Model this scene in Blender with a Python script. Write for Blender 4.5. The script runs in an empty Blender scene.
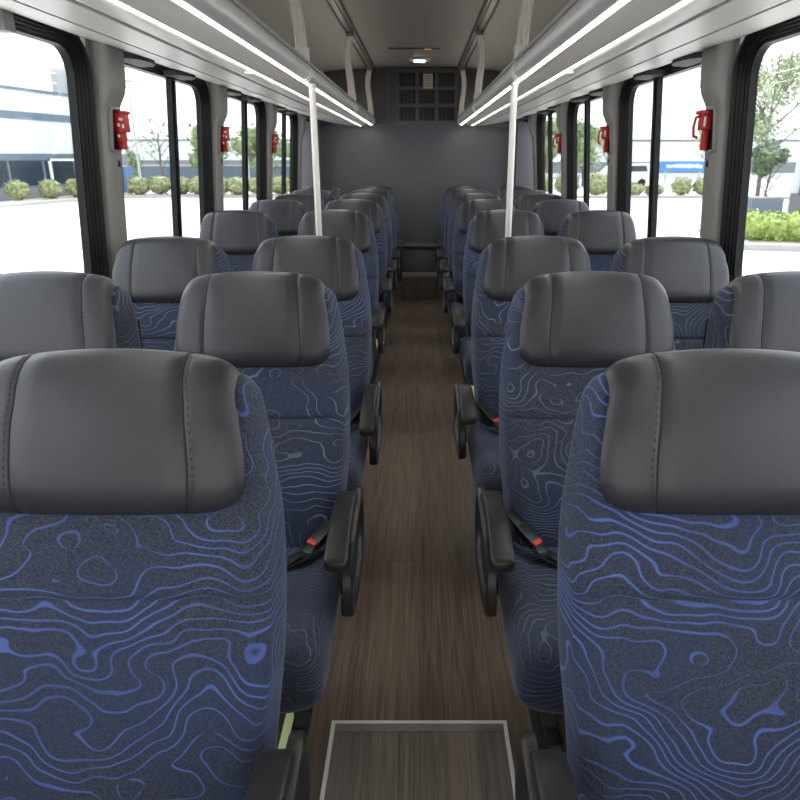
import bpy, bmesh, math, random
from mathutils import Vector, Matrix, noise
random.seed(7)
S = bpy.context.scene
COL = S.collection
PI = math.pi
H = 1.4415

# ------------------------------------------------------------------ materials
def new_mat(name):
    m = bpy.data.materials.new(name); m.use_nodes = True
    nt = m.node_tree
    b = nt.nodes.get('Principled BSDF')
    return m, nt, b

def N(nt, typ, **kw):
    n = nt.nodes.new(typ)
    for k, v in kw.items():
        setattr(n, k, v)
    return n

def math_node(nt, op, a=None, b=None, clamp=False):
    n = nt.nodes.new('ShaderNodeMath'); n.operation = op; n.use_clamp = clamp
    for i, v in enumerate((a, b)):
        if v is None: continue
        if isinstance(v, (int, float)): n.inputs[i].default_value = v
        else: nt.links.new(v, n.inputs[i])
    return n.outputs[0]

def mix_col(nt, fac, a, b):
    n = nt.nodes.new('ShaderNodeMix'); n.data_type = 'RGBA'
    if isinstance(fac, (int, float)): n.inputs[0].default_value = fac
    else: nt.links.new(fac, n.inputs[0])
    for idx, v in ((6, a), (7, b)):
        if isinstance(v, tuple): n.inputs[idx].default_value = (*v, 1)
        else: nt.links.new(v, n.inputs[idx])
    return n.outputs[2]

def simple(name, col, rough=0.6, metal=0.0, var=0.08, scale=30, bump=0.0, spec=0.5, stretch=(1, 1, 1)):
    """plain material with a faint procedural mottle"""
    m, nt, b = new_mat(name)
    tc = N(nt, 'ShaderNodeTexCoord')
    mp = N(nt, 'ShaderNodeMapping'); mp.inputs['Scale'].default_value = stretch
    nz = N(nt, 'ShaderNodeTexNoise'); nz.inputs['Scale'].default_value = scale; nz.inputs['Detail'].default_value = 4
    nt.links.new(tc.outputs['Object'], mp.inputs[0]); nt.links.new(mp.outputs[0], nz.inputs['Vector'])
    c0 = tuple(max(0, c * (1 - var)) for c in col); c1 = tuple(min(1, c * (1 + var)) for c in col)
    nt.links.new(mix_col(nt, nz.outputs['Fac'], c0, c1), b.inputs['Base Color'])
    b.inputs['Roughness'].default_value = rough; b.inputs['Metallic'].default_value = metal
    b.inputs['Specular IOR Level'].default_value = spec
    if bump:
        bp = N(nt, 'ShaderNodeBump'); bp.inputs['Strength'].default_value = bump; bp.inputs['Distance'].default_value = 0.002
        nt.links.new(nz.outputs['Fac'], bp.inputs['Height']); nt.links.new(bp.outputs[0], b.inputs['Normal'])
    return m

def emit(name, col, strength):
    m, nt, b = new_mat(name)
    b.inputs['Base Color'].default_value = (*col, 1)
    b.inputs['Emission Color'].default_value = (*col, 1)
    b.inputs['Emission Strength'].default_value = strength
    return m

def fabric_mat(name, linecol, linecol2, width=0.075, gap=0.0):
    m, nt, b = new_mat(name)
    tc = N(nt, 'ShaderNodeTexCoord'); oi = N(nt, 'ShaderNodeObjectInfo')
    off = N(nt, 'ShaderNodeVectorMath', operation='SCALE'); off.inputs[0].default_value = (31, 17, 23)
    nt.links.new(oi.outputs['Random'], off.inputs['Scale'])
    add = N(nt, 'ShaderNodeVectorMath', operation='ADD')
    nt.links.new(tc.outputs['Object'], add.inputs[0]); nt.links.new(off.outputs[0], add.inputs[1])
    def field(vec):
        """height of the contour field at a point"""
        d = N(nt, 'ShaderNodeVectorMath', operation='ADD'); nt.links.new(vec, d.inputs[0]); nt.links.new(off.outputs[0], d.inputs[1])
        mp = N(nt, 'ShaderNodeMapping'); mp.inputs['Scale'].default_value = (1.0, 0.8, 1.25); nt.links.new(d.outputs[0], mp.inputs[0])
        nz = N(nt, 'ShaderNodeTexNoise'); nz.inputs['Scale'].default_value = 4.6; nz.inputs['Detail'].default_value = 1.6
        nz.inputs['Roughness'].default_value = 0.42; nz.inputs['Distortion'].default_value = 0.25
        nt.links.new(mp.outputs[0], nz.inputs['Vector'])
        nw = N(nt, 'ShaderNodeTexNoise'); nw.inputs['Scale'].default_value = 22; nw.inputs['Detail'].default_value = 0
        nt.links.new(d.outputs[0], nw.inputs['Vector'])
        sep = N(nt, 'ShaderNodeSeparateXYZ'); nt.links.new(vec, sep.inputs[0])
        ssum = math_node(nt, 'ADD', sep.outputs['Z'], math_node(nt, 'MULTIPLY', sep.outputs['Y'], -0.75))
        return math_node(nt, 'ADD', math_node(nt, 'MULTIPLY', ssum, BASEF), math_node(nt, 'ADD', math_node(nt, 'MULTIPLY', nz.outputs['Fac'], AMPF), math_node(nt, 'MULTIPLY', nw.outputs['Fac'], 0.9)))
    def shifted(v):
        d = N(nt, 'ShaderNodeVectorMath', operation='ADD'); nt.links.new(tc.outputs['Object'], d.inputs[0]); d.inputs[1].default_value = v
        return d.outputs[0]
    EPS = .002
    f = field(tc.outputs['Object'])
    fx = math_node(nt, 'SUBTRACT', field(shifted((EPS, 0, 0))), f)
    fz = math_node(nt, 'SUBTRACT', field(shifted((0, -EPS * .55, EPS * .83))), f)
    g = math_node(nt, 'SQRT', math_node(nt, 'ADD', math_node(nt, 'MULTIPLY', fx, fx), math_node(nt, 'MULTIPLY', fz, fz)))
    graw = math_node(nt, 'DIVIDE', g, EPS)
    g = math_node(nt, 'MAXIMUM', graw, 8.0)
    gm = N(nt, 'ShaderNodeMapRange'); gm.inputs['From Min'].default_value = 9; gm.inputs['From Max'].default_value = 20
    nt.links.new(graw, gm.inputs['Value'])
    pp = math_node(nt, 'DIVIDE', math_node(nt, 'PINGPONG', f, 0.5), g)      # metres from the nearest line
    mr = N(nt, 'ShaderNodeMapRange'); mr.interpolation_type = 'SMOOTHSTEP'
    mr.inputs['From Min'].default_value = width * 0.5; mr.inputs['From Max'].default_value = width
    mr.inputs['To Min'].default_value = 1; mr.inputs['To Max'].default_value = 0
    nt.links.new(pp, mr.inputs['Value'])
    # line strength varies along the lines
    nl = N(nt, 'ShaderNodeTexNoise'); nl.inputs['Scale'].default_value = 7; nt.links.new(add.outputs[0], nl.inputs['Vector'])
    ml = N(nt, 'ShaderNodeMapRange'); ml.inputs['From Min'].default_value = 0.3; ml.inputs['From Max'].default_value = 0.6
    ml.inputs['To Min'].default_value = 0.35; ml.inputs['To Max'].default_value = 1.0
    nt.links.new(nl.outputs['Fac'], ml.inputs['Value'])
    mask = math_node(nt, 'MULTIPLY', math_node(nt, 'MULTIPLY', mr.outputs[0], gm.outputs[0]), ml.outputs[0])
    # heathered ground
    hz = N(nt, 'ShaderNodeTexNoise'); hz.inputs['Scale'].default_value = 330; hz.inputs['Detail'].default_value = 3
    nt.links.new(tc.outputs['Object'], hz.inputs['Vector'])
    hr = N(nt, 'ShaderNodeMapRange'); hr.inputs['From Min'].default_value = 0.35; hr.inputs['From Max'].default_value = 0.65
    nt.links.new(hz.outputs['Fac'], hr.inputs['Value'])
    g0 = mix_col(nt, hr.outputs[0], FAB0, FAB1)
    big = N(nt, 'ShaderNodeTexNoise'); big.inputs['Scale'].default_value = 3.5
    nt.links.new(add.outputs[0], big.inputs['Vector'])
    br = N(nt, 'ShaderNodeMapRange'); br.inputs['From Min'].default_value = 0.4; br.inputs['From Max'].default_value = 0.6
    nt.links.new(big.outputs['Fac'], br.inputs['Value'])
    ground = mix_col(nt, math_node(nt, 'MULTIPLY', br.outputs[0], 0.55), g0, FAB2)
    lc = mix_col(nt, nl.outputs['Fac'], linecol, linecol2)
    nt.links.new(mix_col(nt, mask, ground, lc), b.inputs['Base Color'])
    b.inputs['Roughness'].default_value = 0.85
    b.inputs['Specular IOR Level'].default_value = 0.2
    b.inputs['Sheen Weight'].default_value = 0.28; b.inputs['Sheen Roughness'].default_value = 0.45
    b.inputs['Sheen Tint'].default_value = (0.75, 0.8, 1.0, 1)
    bp = N(nt, 'ShaderNodeBump'); bp.inputs['Strength'].default_value = 0.25; bp.inputs['Distance'].default_value = 0.001
    nt.links.new(math_node(nt, 'ADD', hz.outputs['Fac'], mask), bp.inputs['Height']); nt.links.new(bp.outputs[0], b.inputs['Normal'])
    return m

def wood_mat(name, dark, light, plank=0.16):
    m, nt, b = new_mat(name)
    tc = N(nt, 'ShaderNodeTexCoord'); sep = N(nt, 'ShaderNodeSeparateXYZ'); nt.links.new(tc.outputs['Object'], sep.inputs[0])
    px = math_node(nt, 'DIVIDE', sep.outputs['X'], plank)
    pid = math_node(nt, 'FLOOR', px)
    wn = N(nt, 'ShaderNodeTexWhiteNoise', noise_dimensions='1D'); nt.links.new(pid, wn.inputs['W'])
    yo = math_node(nt, 'ADD', math_node(nt, 'DIVIDE', sep.outputs['Y'], 1.25), math_node(nt, 'MULTIPLY', wn.outputs['Value'], 7.3))
    bid = math_node(nt, 'FLOOR', yo)
    cmb = N(nt, 'ShaderNodeCombineXYZ'); nt.links.new(pid, cmb.inputs[0]); nt.links.new(bid, cmb.inputs[1])
    wn2 = N(nt, 'ShaderNodeTexWhiteNoise', noise_dimensions='2D'); nt.links.new(cmb.outputs[0], wn2.inputs['Vector'])
    mp = N(nt, 'ShaderNodeMapping'); mp.inputs['Scale'].default_value = (110, 3.2, 1)
    nt.links.new(tc.outputs['Object'], mp.inputs[0])
    ad = N(nt, 'ShaderNodeVectorMath', operation='ADD'); nt.links.new(mp.outputs[0], ad.inputs[0])
    sc = N(nt, 'ShaderNodeVectorMath', operation='SCALE'); sc.inputs[0].default_value = (13, 7, 5); nt.links.new(wn2.outputs['Value'], sc.inputs['Scale'])
    nt.links.new(sc.outputs[0], ad.inputs[1])
    gr = N(nt, 'ShaderNodeTexNoise'); gr.inputs['Scale'].default_value = 1; gr.inputs['Detail'].default_value = 6; gr.inputs['Roughness'].default_value = 0.6
    gr.inputs['Distortion'].default_value = 0.6
    nt.links.new(ad.outputs[0], gr.inputs['Vector'])
    r = N(nt, 'ShaderNodeMapRange'); r.inputs['From Min'].default_value = 0.3; r.inputs['From Max'].default_value = 0.7
    nt.links.new(gr.outputs['Fac'], r.inputs['Value'])
    v = math_node(nt, 'ADD', math_node(nt, 'MULTIPLY', r.outputs[0], 0.75), math_node(nt, 'MULTIPLY', wn2.outputs['Value'], 0.22), clamp=True)
    c = mix_col(nt, v, dark, light)
    # plank joints
    fx = math_node(nt, 'PINGPONG', px, 0.5); j1 = math_node(nt, 'LESS_THAN', fx, 0.006)
    fy = math_node(nt, 'PINGPONG', yo, 0.5); j2 = math_node(nt, 'LESS_THAN', fy, 0.0012)
    j = math_node(nt, 'MAXIMUM', j1, j2)
    c2 = mix_col(nt, math_node(nt, 'MULTIPLY', j, 0.5), c, tuple(x * 0.4 for x in dark))
    nt.links.new(c2, b.inputs['Base Color'])
    b.inputs['Roughness'].default_value = 0.46
    b.inputs['Specular IOR Level'].default_value = 0.35
    bp = N(nt, 'ShaderNodeBump'); bp.inputs['Strength'].default_value = 0.15; bp.inputs['Distance'].default_value = 0.001
    nt.links.new(gr.outputs['Fac'], bp.inputs['Height']); nt.links.new(bp.outputs[0], b.inputs['Normal'])
    return m

def leaf_mat(name, c0, c1, scale=6):
    m, nt, b = new_mat(name)
    tc = N(nt, 'ShaderNodeTexCoord')
    nz = N(nt, 'ShaderNodeTexNoise'); nz.inputs['Scale'].default_value = scale; nz.inputs['Detail'].default_value = 5
    nt.links.new(tc.outputs['Object'], nz.inputs['Vector'])
    r = N(nt, 'ShaderNodeMapRange'); r.inputs['From Min'].default_value = 0.35; r.inputs['From Max'].default_value = 0.65
    nt.links.new(nz.outputs['Fac'], r.inputs['Value'])
    nt.links.new(mix_col(nt, r.outputs[0], c0, c1), b.inputs['Base Color'])
    b.inputs['Roughness'].default_value = 0.7
    return m

def glass_mat(name, tint):
    m = bpy.data.materials.new(name); m.use_nodes = True
    nt = m.node_tree; nt.nodes.clear()
    out = N(nt, 'ShaderNodeOutputMaterial'); tr = N(nt, 'ShaderNodeBsdfTransparent'); gl = N(nt, 'ShaderNodeBsdfGlossy')
    tr.inputs[0].default_value = (*tint, 1); gl.inputs['Roughness'].default_value = 0.02
    fr = N(nt, 'ShaderNodeLayerWeight'); fr.inputs['Blend'].default_value = 0.12
    mx = N(nt, 'ShaderNodeMixShader')
    nt.links.new(math_node(nt, 'MULTIPLY', fr.outputs['Fresnel'], 0.22), mx.inputs[0])
    nt.links.new(tr.outputs[0], mx.inputs[1]); nt.links.new(gl.outputs[0], mx.inputs[2]); nt.links.new(mx.outputs[0], out.inputs[0])
    return m

BASEF, AMPF = 46.0, 19.0
FAB0, FAB1, FAB2 = (0.024, 0.029, 0.046), (0.070, 0.080, 0.113), (0.038, 0.053, 0.118)
M = {}
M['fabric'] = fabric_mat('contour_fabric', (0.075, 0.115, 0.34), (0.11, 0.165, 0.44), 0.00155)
M['fabric_sheen'] = fabric_mat('contour_fabric_sheen', (0.12, 0.14, 0.22), (0.20, 0.23, 0.32), 0.0012)  # sheen on the rows past the first, painted into paler line colours
M['leather'] = simple('charcoal_leather', (0.036, 0.0345, 0.042), 0.37, 0, 0.10, 160, 0.10, 0.50)
M['seam'] = simple('seam_thread', (0.018, 0.018, 0.02), 0.7)
M['black'] = simple('black_plastic', (0.024, 0.022, 0.021), 0.36, 0, 0.10, 200, 0.05)
M['blackdeep'] = simple('black_rubber', (0.009, 0.009, 0.010), 0.42, 0, 0.08, 30, 0, 0.22)
M['black_metal'] = simple('black_painted_steel', (0.02, 0.02, 0.021), 0.5)
M['web'] = simple('belt_webbing', (0.012, 0.012, 0.013), 0.75, 0, 0.3, 300, 0.2)
M['red'] = simple('red_plastic', (0.42, 0.014, 0.012), 0.45)
M['redbutton'] = simple('red_button', (0.75, 0.05, 0.04), 0.4)
M['white'] = simple('white_print', (0.8, 0.8, 0.78), 0.6)
M['wall'] = simple('warm_grey_moulding', (0.29, 0.28, 0.262), 0.5, 0, 0.04, 12)
M['cover'] = simple('grey_pillar_plastic', (0.235, 0.226, 0.214), 0.42, 0, 0.05, 8)
M['lower'] = simple('dark_grey_side_carpet', (0.07, 0.07, 0.075), 0.9, 0, 0.2, 150)
M['ceil'] = simple('ceiling_laminate', (0.35, 0.342, 0.325), 0.6, 0, 0.04, 6)
M['rack'] = simple('satin_rack_panel', (0.70, 0.675, 0.63), 0.36, 0.15, 0.05, 5, 0, 0.5, (1, 0.2, 1))
M['tube'] = simple('satin_aluminium_tube', (0.74, 0.73, 0.71), 0.36, 0.35, 0.05, 20, 0, 0.5, (1, 0.05, 1))
M['alu'] = simple('brushed_aluminium', (0.88, 0.86, 0.82), 0.28, 0.5, 0.06, 30, 0, 0.5, (1, 1, 0.05))
M['polea'] = simple('pale_anodised_pole', (0.78, 0.76, 0.72), 0.42, 0.35, 0.04, 20)
M['darkgap'] = simple('dark_groove', (0.06, 0.058, 0.055), 0.7)
M['bracket'] = simple('dark_brown_plastic', (0.045, 0.04, 0.036), 0.6)
M['trackm'] = simple('dull_dark_aluminium', (0.20, 0.195, 0.185), 0.35, 0.6)
M['notice'] = simple('cream_paper', (0.62, 0.54, 0.44), 0.7)
M['led'] = emit('led_strip', (1.0, 0.93, 0.85), 13.0)
M['cove'] = emit('added_ceiling_fill', (1.0, 0.90, 0.79), 4.5)  # added glow for the rack tops, lifts the ceiling brightness
M['bulk'] = simple('bulkhead_vinyl', (0.105, 0.106, 0.122), 0.55, 0, 0.08, 20)
M['bulkup'] = simple('dark_cabinet_laminate', (0.085, 0.083, 0.085), 0.5, 0, 0.08, 15)
M['grille'] = simple('black_grille', (0.02, 0.02, 0.02), 0.6)
M['lamp'] = emit('ceiling_lamp_lens', (1.0, 0.93, 0.82), 9.0)
M['amber'] = emit('amber_indicator', (0.9, 0.35, 0.08), 0.6)
M['floor'] = wood_mat('dark_plank_vinyl', (0.074, 0.052, 0.038), (0.245, 0.186, 0.140))
M['hatch'] = wood_mat('lit_plank_hatch', (0.100, 0.084, 0.072), (0.300, 0.255, 0.215))  # extra light on the near aisle floor put into a paler plank colour
M['trimw'] = simple('bright_aluminium_edge', (0.92, 0.91, 0.89), 0.4, 0.0)
M['greytrim'] = simple('grey_edge_plate', (0.24, 0.24, 0.24), 0.4, 0.3)
M['greenstrip'] = emit('pale_green_floor_marker', (0.62, 0.75, 0.36), 0.25)
M['glass'] = glass_mat('window_glass', (0.97, 0.985, 0.985))
M['glass2'] = glass_mat('window_glass_tinted', (0.95, 0.96, 0.96))
# outdoors
M['tarmac'] = simple('pale_concrete_lot', (0.66, 0.65, 0.63), 0.8, 0, 0.12, 0.35)
M['kerb'] = simple('concrete_kerb', (0.42, 0.41, 0.39), 0.8, 0, 0.1, 4)
M['dirt'] = simple('tan_mulch', (0.40, 0.34, 0.26), 0.9, 0, 0.2, 3)
M['bwhite'] = simple('white_cladding', (0.70, 0.755, 0.825), 0.6, 0, 0.03, 0.5)
M['bblue'] = simple('slate_blue_band', (0.13, 0.17, 0.22), 0.6)
M['bglass'] = simple('dark_office_glazing', (0.03, 0.04, 0.055), 0.15)
M['bgrey'] = simple('grey_base_wall', (0.20, 0.21, 0.23), 0.7)
M['bpanel'] = simple('blue_panel', (0.08, 0.15, 0.33), 0.6)
M['signblue'] = simple('blue_sign_face', (0.07, 0.24, 0.62), 0.5)
M['bushA'] = leaf_mat('olive_shrub_leaves', (0.15, 0.18, 0.08), (0.42, 0.45, 0.23))
M['bushB'] = leaf_mat('bright_hedge_leaves', (0.20, 0.30, 0.06), (0.48, 0.56, 0.17))
M['treeP'] = leaf_mat('pale_spring_leaves', (0.22, 0.29, 0.14), (0.46, 0.51, 0.33), 3)
M['treeD'] = leaf_mat('dark_evergreen_leaves', (0.05, 0.085, 0.045), (0.17, 0.24, 0.13), 3)
M['treeM'] = leaf_mat('mid_green_leaves', (0.13, 0.19, 0.08), (0.33, 0.40, 0.2), 2)
M['bark'] = simple('grey_brown_bark', (0.16, 0.13, 0.11), 0.9, 0, 0.2, 10)
M['greypole'] = simple('pale_lamp_post', (0.45, 0.46, 0.46), 0.6)

# ------------------------------------------------------------------ mesh helpers
class MB:
    def __init__(s): s.v = []; s.f = []; s.mi = []; s.cur = 0
    def pt(s, p): s.v.append(tuple(p)); return len(s.v) - 1
    def face(s, ids): s.f.append(tuple(ids)); s.mi.append(s.cur)
    def loft(s, rings, closed=True, cap=True):
        idx = [[s.pt(p) for p in r] for r in rings]
        n = len(rings[0])
        for a, b in zip(idx[:-1], idx[1:]):
            for i in range(n if closed else n - 1):
                j = (i + 1) % n
                s.face((a[i], a[j], b[j], b[i]))
        if cap and closed:
            s.face(tuple(reversed(idx[0]))); s.face(tuple(idx[-1]))
        return idx
    def tube(s, path, r, n=10, cap=True, ry=None):
        rings = []
        P = [Vector(p) for p in path]
        up = None
        for i, p in enumerate(P):
            t = (P[min(i + 1, len(P) - 1)] - P[max(i - 1, 0)]).normalized()
            if up is None:
                up = Vector((0, 0, 1)) if abs(t.z) < 0.9 else Vector((1, 0, 0))
            u = (up - t * up.dot(t)).normalized(); w = t.cross(u); up = u
            rr = r[i] if isinstance(r, (list, tuple)) else r
            r2 = rr if ry is None else ry
            rings.append([p + u * rr * math.cos(2 * PI * k / n) + w * r2 * math.sin(2 * PI * k / n) for k in range(n)])
        s.loft(rings, True, cap)
    def box(s, x0, x1, y0, y1, z0, z1, bev=0.0):
        if bev <= 0:
            c = [(x, y, z) for z in (z0, z1) for y in (y0, y1) for x in (x0, x1)]
            b = len(s.v); s.v += c
            for q in ((0, 2, 3, 1), (4, 5, 7, 6), (0, 1, 5, 4), (2, 6, 7, 3), (0, 4, 6, 2), (1, 3, 7, 5)):
                s.face(tuple(b + i for i in q))
            return
        bm = bmesh.new(); bmesh.ops.create_cube(bm, size=1)
        for v in bm.verts:
            v.co = Vector(((x0 + x1) / 2 + v.co.x * (x1 - x0), (y0 + y1) / 2 + v.co.y * (y1 - y0), (z0 + z1) / 2 + v.co.z * (z1 - z0)))
        bev = min(bev, abs(x1 - x0) * .45, abs(y1 - y0) * .45, abs(z1 - z0) * .45)
        bmesh.ops.bevel(bm, geom=list(bm.edges), offset=bev, segments=2, affect='EDGES', profile=0.6)
        s.add_bm(bm)
    def add_bm(s, bm):
        b = len(s.v); bm.verts.index_update()
        s.v += [tuple(v.co) for v in bm.verts]
        for f in bm.faces: s.face(tuple(b + v.index for v in f.verts))
        bm.free()
    def prism(s, poly, fn, a, b):
        """extrude polygon (list of 2d) between parameters a and b; fn(p, q, t) -> 3d"""
        s.loft([[fn(p, q, a) for p, q in poly], [fn(p, q, b) for p, q in poly]])
    def build(s, name, mats, parent=None, smooth=True, angle=35):
        me = bpy.data.meshes.new(name); me.from_pydata(s.v, [], s.f)
        for m in (mats if isinstance(mats, (list, tuple)) else [mats]): me.materials.append(m)
        for p, mi in zip(me.polygons, s.mi): p.material_index = mi
        bm = bmesh.new(); bm.from_mesh(me); bmesh.ops.recalc_face_normals(bm, faces=bm.faces)
        if smooth:
            for f in bm.faces: f.smooth = True
            for e in bm.edges:
                if len(e.link_faces) == 2 and e.calc_face_angle(0) > math.radians(angle): e.smooth = False
        bm.to_mesh(me); bm.free()
        o = bpy.data.objects.new(name, me); COL.objects.link(o)
        if parent: o.parent = parent
        return o

def tag(o, label=None, cat=None, group=None, kind=None):
    if label: o['label'] = label
    if cat: o['category'] = cat
    if group: o['group'] = group
    if kind: o['kind'] = kind
    return o

def empty(name, loc=(0, 0, 0), rz=0):
    o = bpy.data.objects.new(name, None); COL.objects.link(o)
    o.location = loc; o.rotation_euler = (0, 0, rz); o.empty_display_size = 0.1
    return o

def copy_tree(o, parent=None):
    c = o.copy(); COL.objects.link(c)
    if parent: c.parent = parent
    for ch in list(o.children): copy_tree(ch, c)
    return c

def lerp(a, b, t): return a + (b - a) * t
def curve(tab, z):
    if z <= tab[0][0]: return tab[0][1]
    for (a, x), (b, y) in zip(tab[:-1], tab[1:]):
        if z <= b:
            t = (z - a) / (b - a); t = t * t * (3 - 2 * t) * 0.4 + t * 0.6
            return lerp(x, y, t)
    return tab[-1][1]
def sst(a, b, x):
    t = min(1, max(0, (x - a) / (b - a))); return t * t * (3 - 2 * t)
def spow(c, e): return math.copysign(abs(c) ** e, c)

# ------------------------------------------------------------------ seats (face -Y, base at z=0)
FY = [(.34, -.238), (.45, -.226), (.6, -.192), (.75, -.148), (.9, -.103), (1.02, -.070), (1.12, -.046)]
WO = [(.34, .238), (.5, .250), (.65, .264), (.78, .266), (.88, .262), (.97, .251), (1.04, .242), (1.09, .233), (1.13, .220)]
TH = [(.34, .10), (.6, .115), (.9, .125), (1.0, .12), (1.1, .105), (1.14, .09)]

def backrest_mesh():
    mb = MB()
    rings = []
    zs = [.335, .34, .36, .40, .45, .5, .55, .6, .65, .70, .745, .757, .764, .770, .777, .79, .82, .86, .90, .94, .98, 1.02, 1.06, 1.09, 1.108, 1.12, 1.128, 1.131]
    n = 56
    for i, z in enumerate(zs):
        w = curve(WO, z); yf = curve(FY, z); t = curve(TH, z)
        s = 1.0; zz = z
        if z < .36: s = [.86, .96][i] if i < 2 else 1
        if z > 1.09: s = {1.108: .97, 1.12: .915, 1.128: .80, 1.131: .55}[z]
        seam = 0.007 if z in (.764,) else (0.003 if z in (.757, .770) else 0)
        cy = yf + t / 2
        ring = []
        for k in range(n):
            a = 2 * PI * k / n
            cx, sx = math.cos(a), math.sin(a)
            x = w * s * spow(cx, .5); v = spow(sx, .55)        # v=-1 front
            front = 0.5 - 0.5 * v
            x *= 1 - (.030 + .016 * sst(.8, 1.0, z)) / w * front       # narrower at the front
            y = cy + v * t / 2 * (0.5 + 0.5 * s)
            u = x / w
            if v < -.3:
                bol = sst(.62, .80, abs(u)) * (1 - sst(.92, 1.0, abs(u)))
                low = 1 - sst(.80, .9, z)
                y += -0.008 * bol * low + seam * (1 - sst(.8, .95, abs(u)))
                y -= 0.014 * (1 - u * u) * math.exp(-((z - .56) / .14) ** 2)
            zd = zz - (0.018 * u * u + 0.016 * abs(u) ** 6) * sst(.98, 1.12, z)
            inner = 1 - sst(.72, .90, abs(u))
            zd -= .016 * sst(1.07, 1.125, z) * inner
            if v < 0: y += .024 * sst(1.0, 1.10, z) * inner * abs(v)
            ring.append((x, y, zd))
        rings.append(ring)
    mb.loft(rings)
    return mb

LP = [  # side path of the leather cover: (y offset from front / absolute, z, half width)
    ('f', .012, .900, .186), ('f', -.004, .902, .194), ('f', -.014, .912, .202), ('f', -.021, .930, .2065), ('f', -.024, .955, .2085),
    ('f', -.025, .985, .2085), ('f', -.024, 1.02, .2055), ('f', -.021, 1.055, .2015), ('f', -.015, 1.085, .198), ('a', -.056, 1.108, .195),
    ('a', -.043, 1.126, .193), ('a', -.024, 1.139, .192), ('a', -.002, 1.145, .191), ('a', .020, 1.142, .191), ('a', .040, 1.130, .192),
    ('a', .054, 1.110, .194), ('a', .060, 1.08, .197), ('a', .060, 1.03, .202), ('a', .050, .995, .202), ('a', .035, .99, .20)]
def leather_point(i, u, lift=0.0):
    k, yy, z, w = LP[i]
    y = curve(FY, z) + yy if k == 'f' else yy
    cy, cz = 0.0 - .01, 1.02
    e = .13 * abs(u) ** 14
    y2, z2 = lerp(y, cy, e), lerp(z, max(z if z < 1.02 else cz, .93), e)
    top = sst(1.0, 1.13, z)
    z2 -= (0.020 * u * u + 0.008 * abs(u) ** 10) * top
    bot = 1 - sst(.90, .96, z)
    z2 += .012 * abs(u) ** 14 * bot
    # gentle crown across the front
    d = Vector((0, y2 - cy, z2 - cz)); d.normalize()
    p = Vector((w * u, y2, z2))
    if k == 'f': p.y += 0.010 * u * u
    return p + d * lift
US = [-1, -.985, -.965, -.94, -.90, -.85, -.78, -.70, -.635, -.62, -.605, -.45, -.3, -.15, 0, .15, .3, .45, .605, .62, .635, .70, .78, .85, .90, .94, .965, .985, 1]
def leather_mesh():
    mb = MB()
    rows = [[leather_point(i, u, -0.0022 if abs(abs(u) - .62) < .001 else 0) for u in US] for i in range(len(LP))]
    mb.loft(rows, closed=False)
    return mb
def interp_path(u, sub=3, lo=1, hi=16, lift=.0005):
    pts = [leather_point(i, u, lift) for i in range(lo, hi)]
    out = []
    for a, b in zip(pts[:-1], pts[1:]):
        for k in range(sub): out.append(a.lerp(b, k / sub))
    out.append(pts[-1]); return out
def seam_mesh(sg):
    mb = MB()
    mb.tube(interp_path(sg * .62, 2, lift=-.001), .0017, 6)
    p = interp_path(sg * .655, 5, 2, 13, .0004)
    for a, b in list(zip(p[:-1], p[1:]))[::2]:
        mb.tube([a, a.lerp(b, .8)], .0009, 4)
    return mb

def cushion_mesh():
    mb = MB()
    tab = [(-.150, .400, .315, .88), (-.156, .412, .305, .95), (-.18, .418, .30, .985), (-.24, .420, .30, 1), (-.32, .424, .298, 1), (-.40, .430, .295, 1),
           (-.48, .437, .285, 1), (-.55, .443, .268, 1), (-.60, .444, .258, 1), (-.635, .440, .254, .995), (-.660, .430, .255, .985), (-.676, .415, .262, .965), (-.686, .392, .280, .92), (-.689, .372, .30, .82)]
    rings = []
    n = 48
    for y, zt, zb, s in tab:
        c = (zt + zb) / 2; hh = (zt - zb) / 2
        r = []
        for k in range(n):
            a = 2 * PI * k / n
            cx, sx = math.cos(a), math.sin(a)
            x = .243 * s * spow(cx, .42); z = c + hh * spow(sx, .5)
            u = abs(x) / .243
            if sx > .2: z += .016 * sst(.62, .82, u) * (1 - sst(.93, 1.0, u)) - .006 * math.exp(-((u - .62) / .04) ** 2)
            if sx < 0: x *= 1 - .07 * abs(sx)
            r.append((x, y, z))
        rings.append(r)
    mb.loft(rings)
    return mb

def armrest_pad_mesh():      # around pivot (0,0,0); extends to -y
    mb = MB()
    rings = []
    path = [(.035, -.055, .62), (.030, -.03, .85), (.02, -.008, .96), (0, .004, 1), (-.05, .014, 1), (-.11, .017, 1), (-.17, .013, 1.02), (-.23, .002, 1.04), (-.275, -.010, 1.06), (-.292, -.016, 1.04), (-.300, -.020, .92), (-.303, -.023, .6)]
    for y, z, s in path:
        ring = []
        for k in range(24):
            a = 2 * PI * k / 24
            ring.append((.0265 * s * spow(math.cos(a), .35), y, z - .013 + .0135 * s * spow(math.sin(a), .45)))
        rings.append(ring)
    mb.loft(rings)
    return mb
SK = [(.05, -.005), (.078, -.06), (.078, -.12), (.050, -.170), (0, -.200), (-.07, -.215), (-.15, -.215), (-.22, -.207), (-.272, -.188), (-.290, -.145), (-.276, -.08), (-.225, -.035), (-.15, -.022), (-.06, -.015)]
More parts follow.
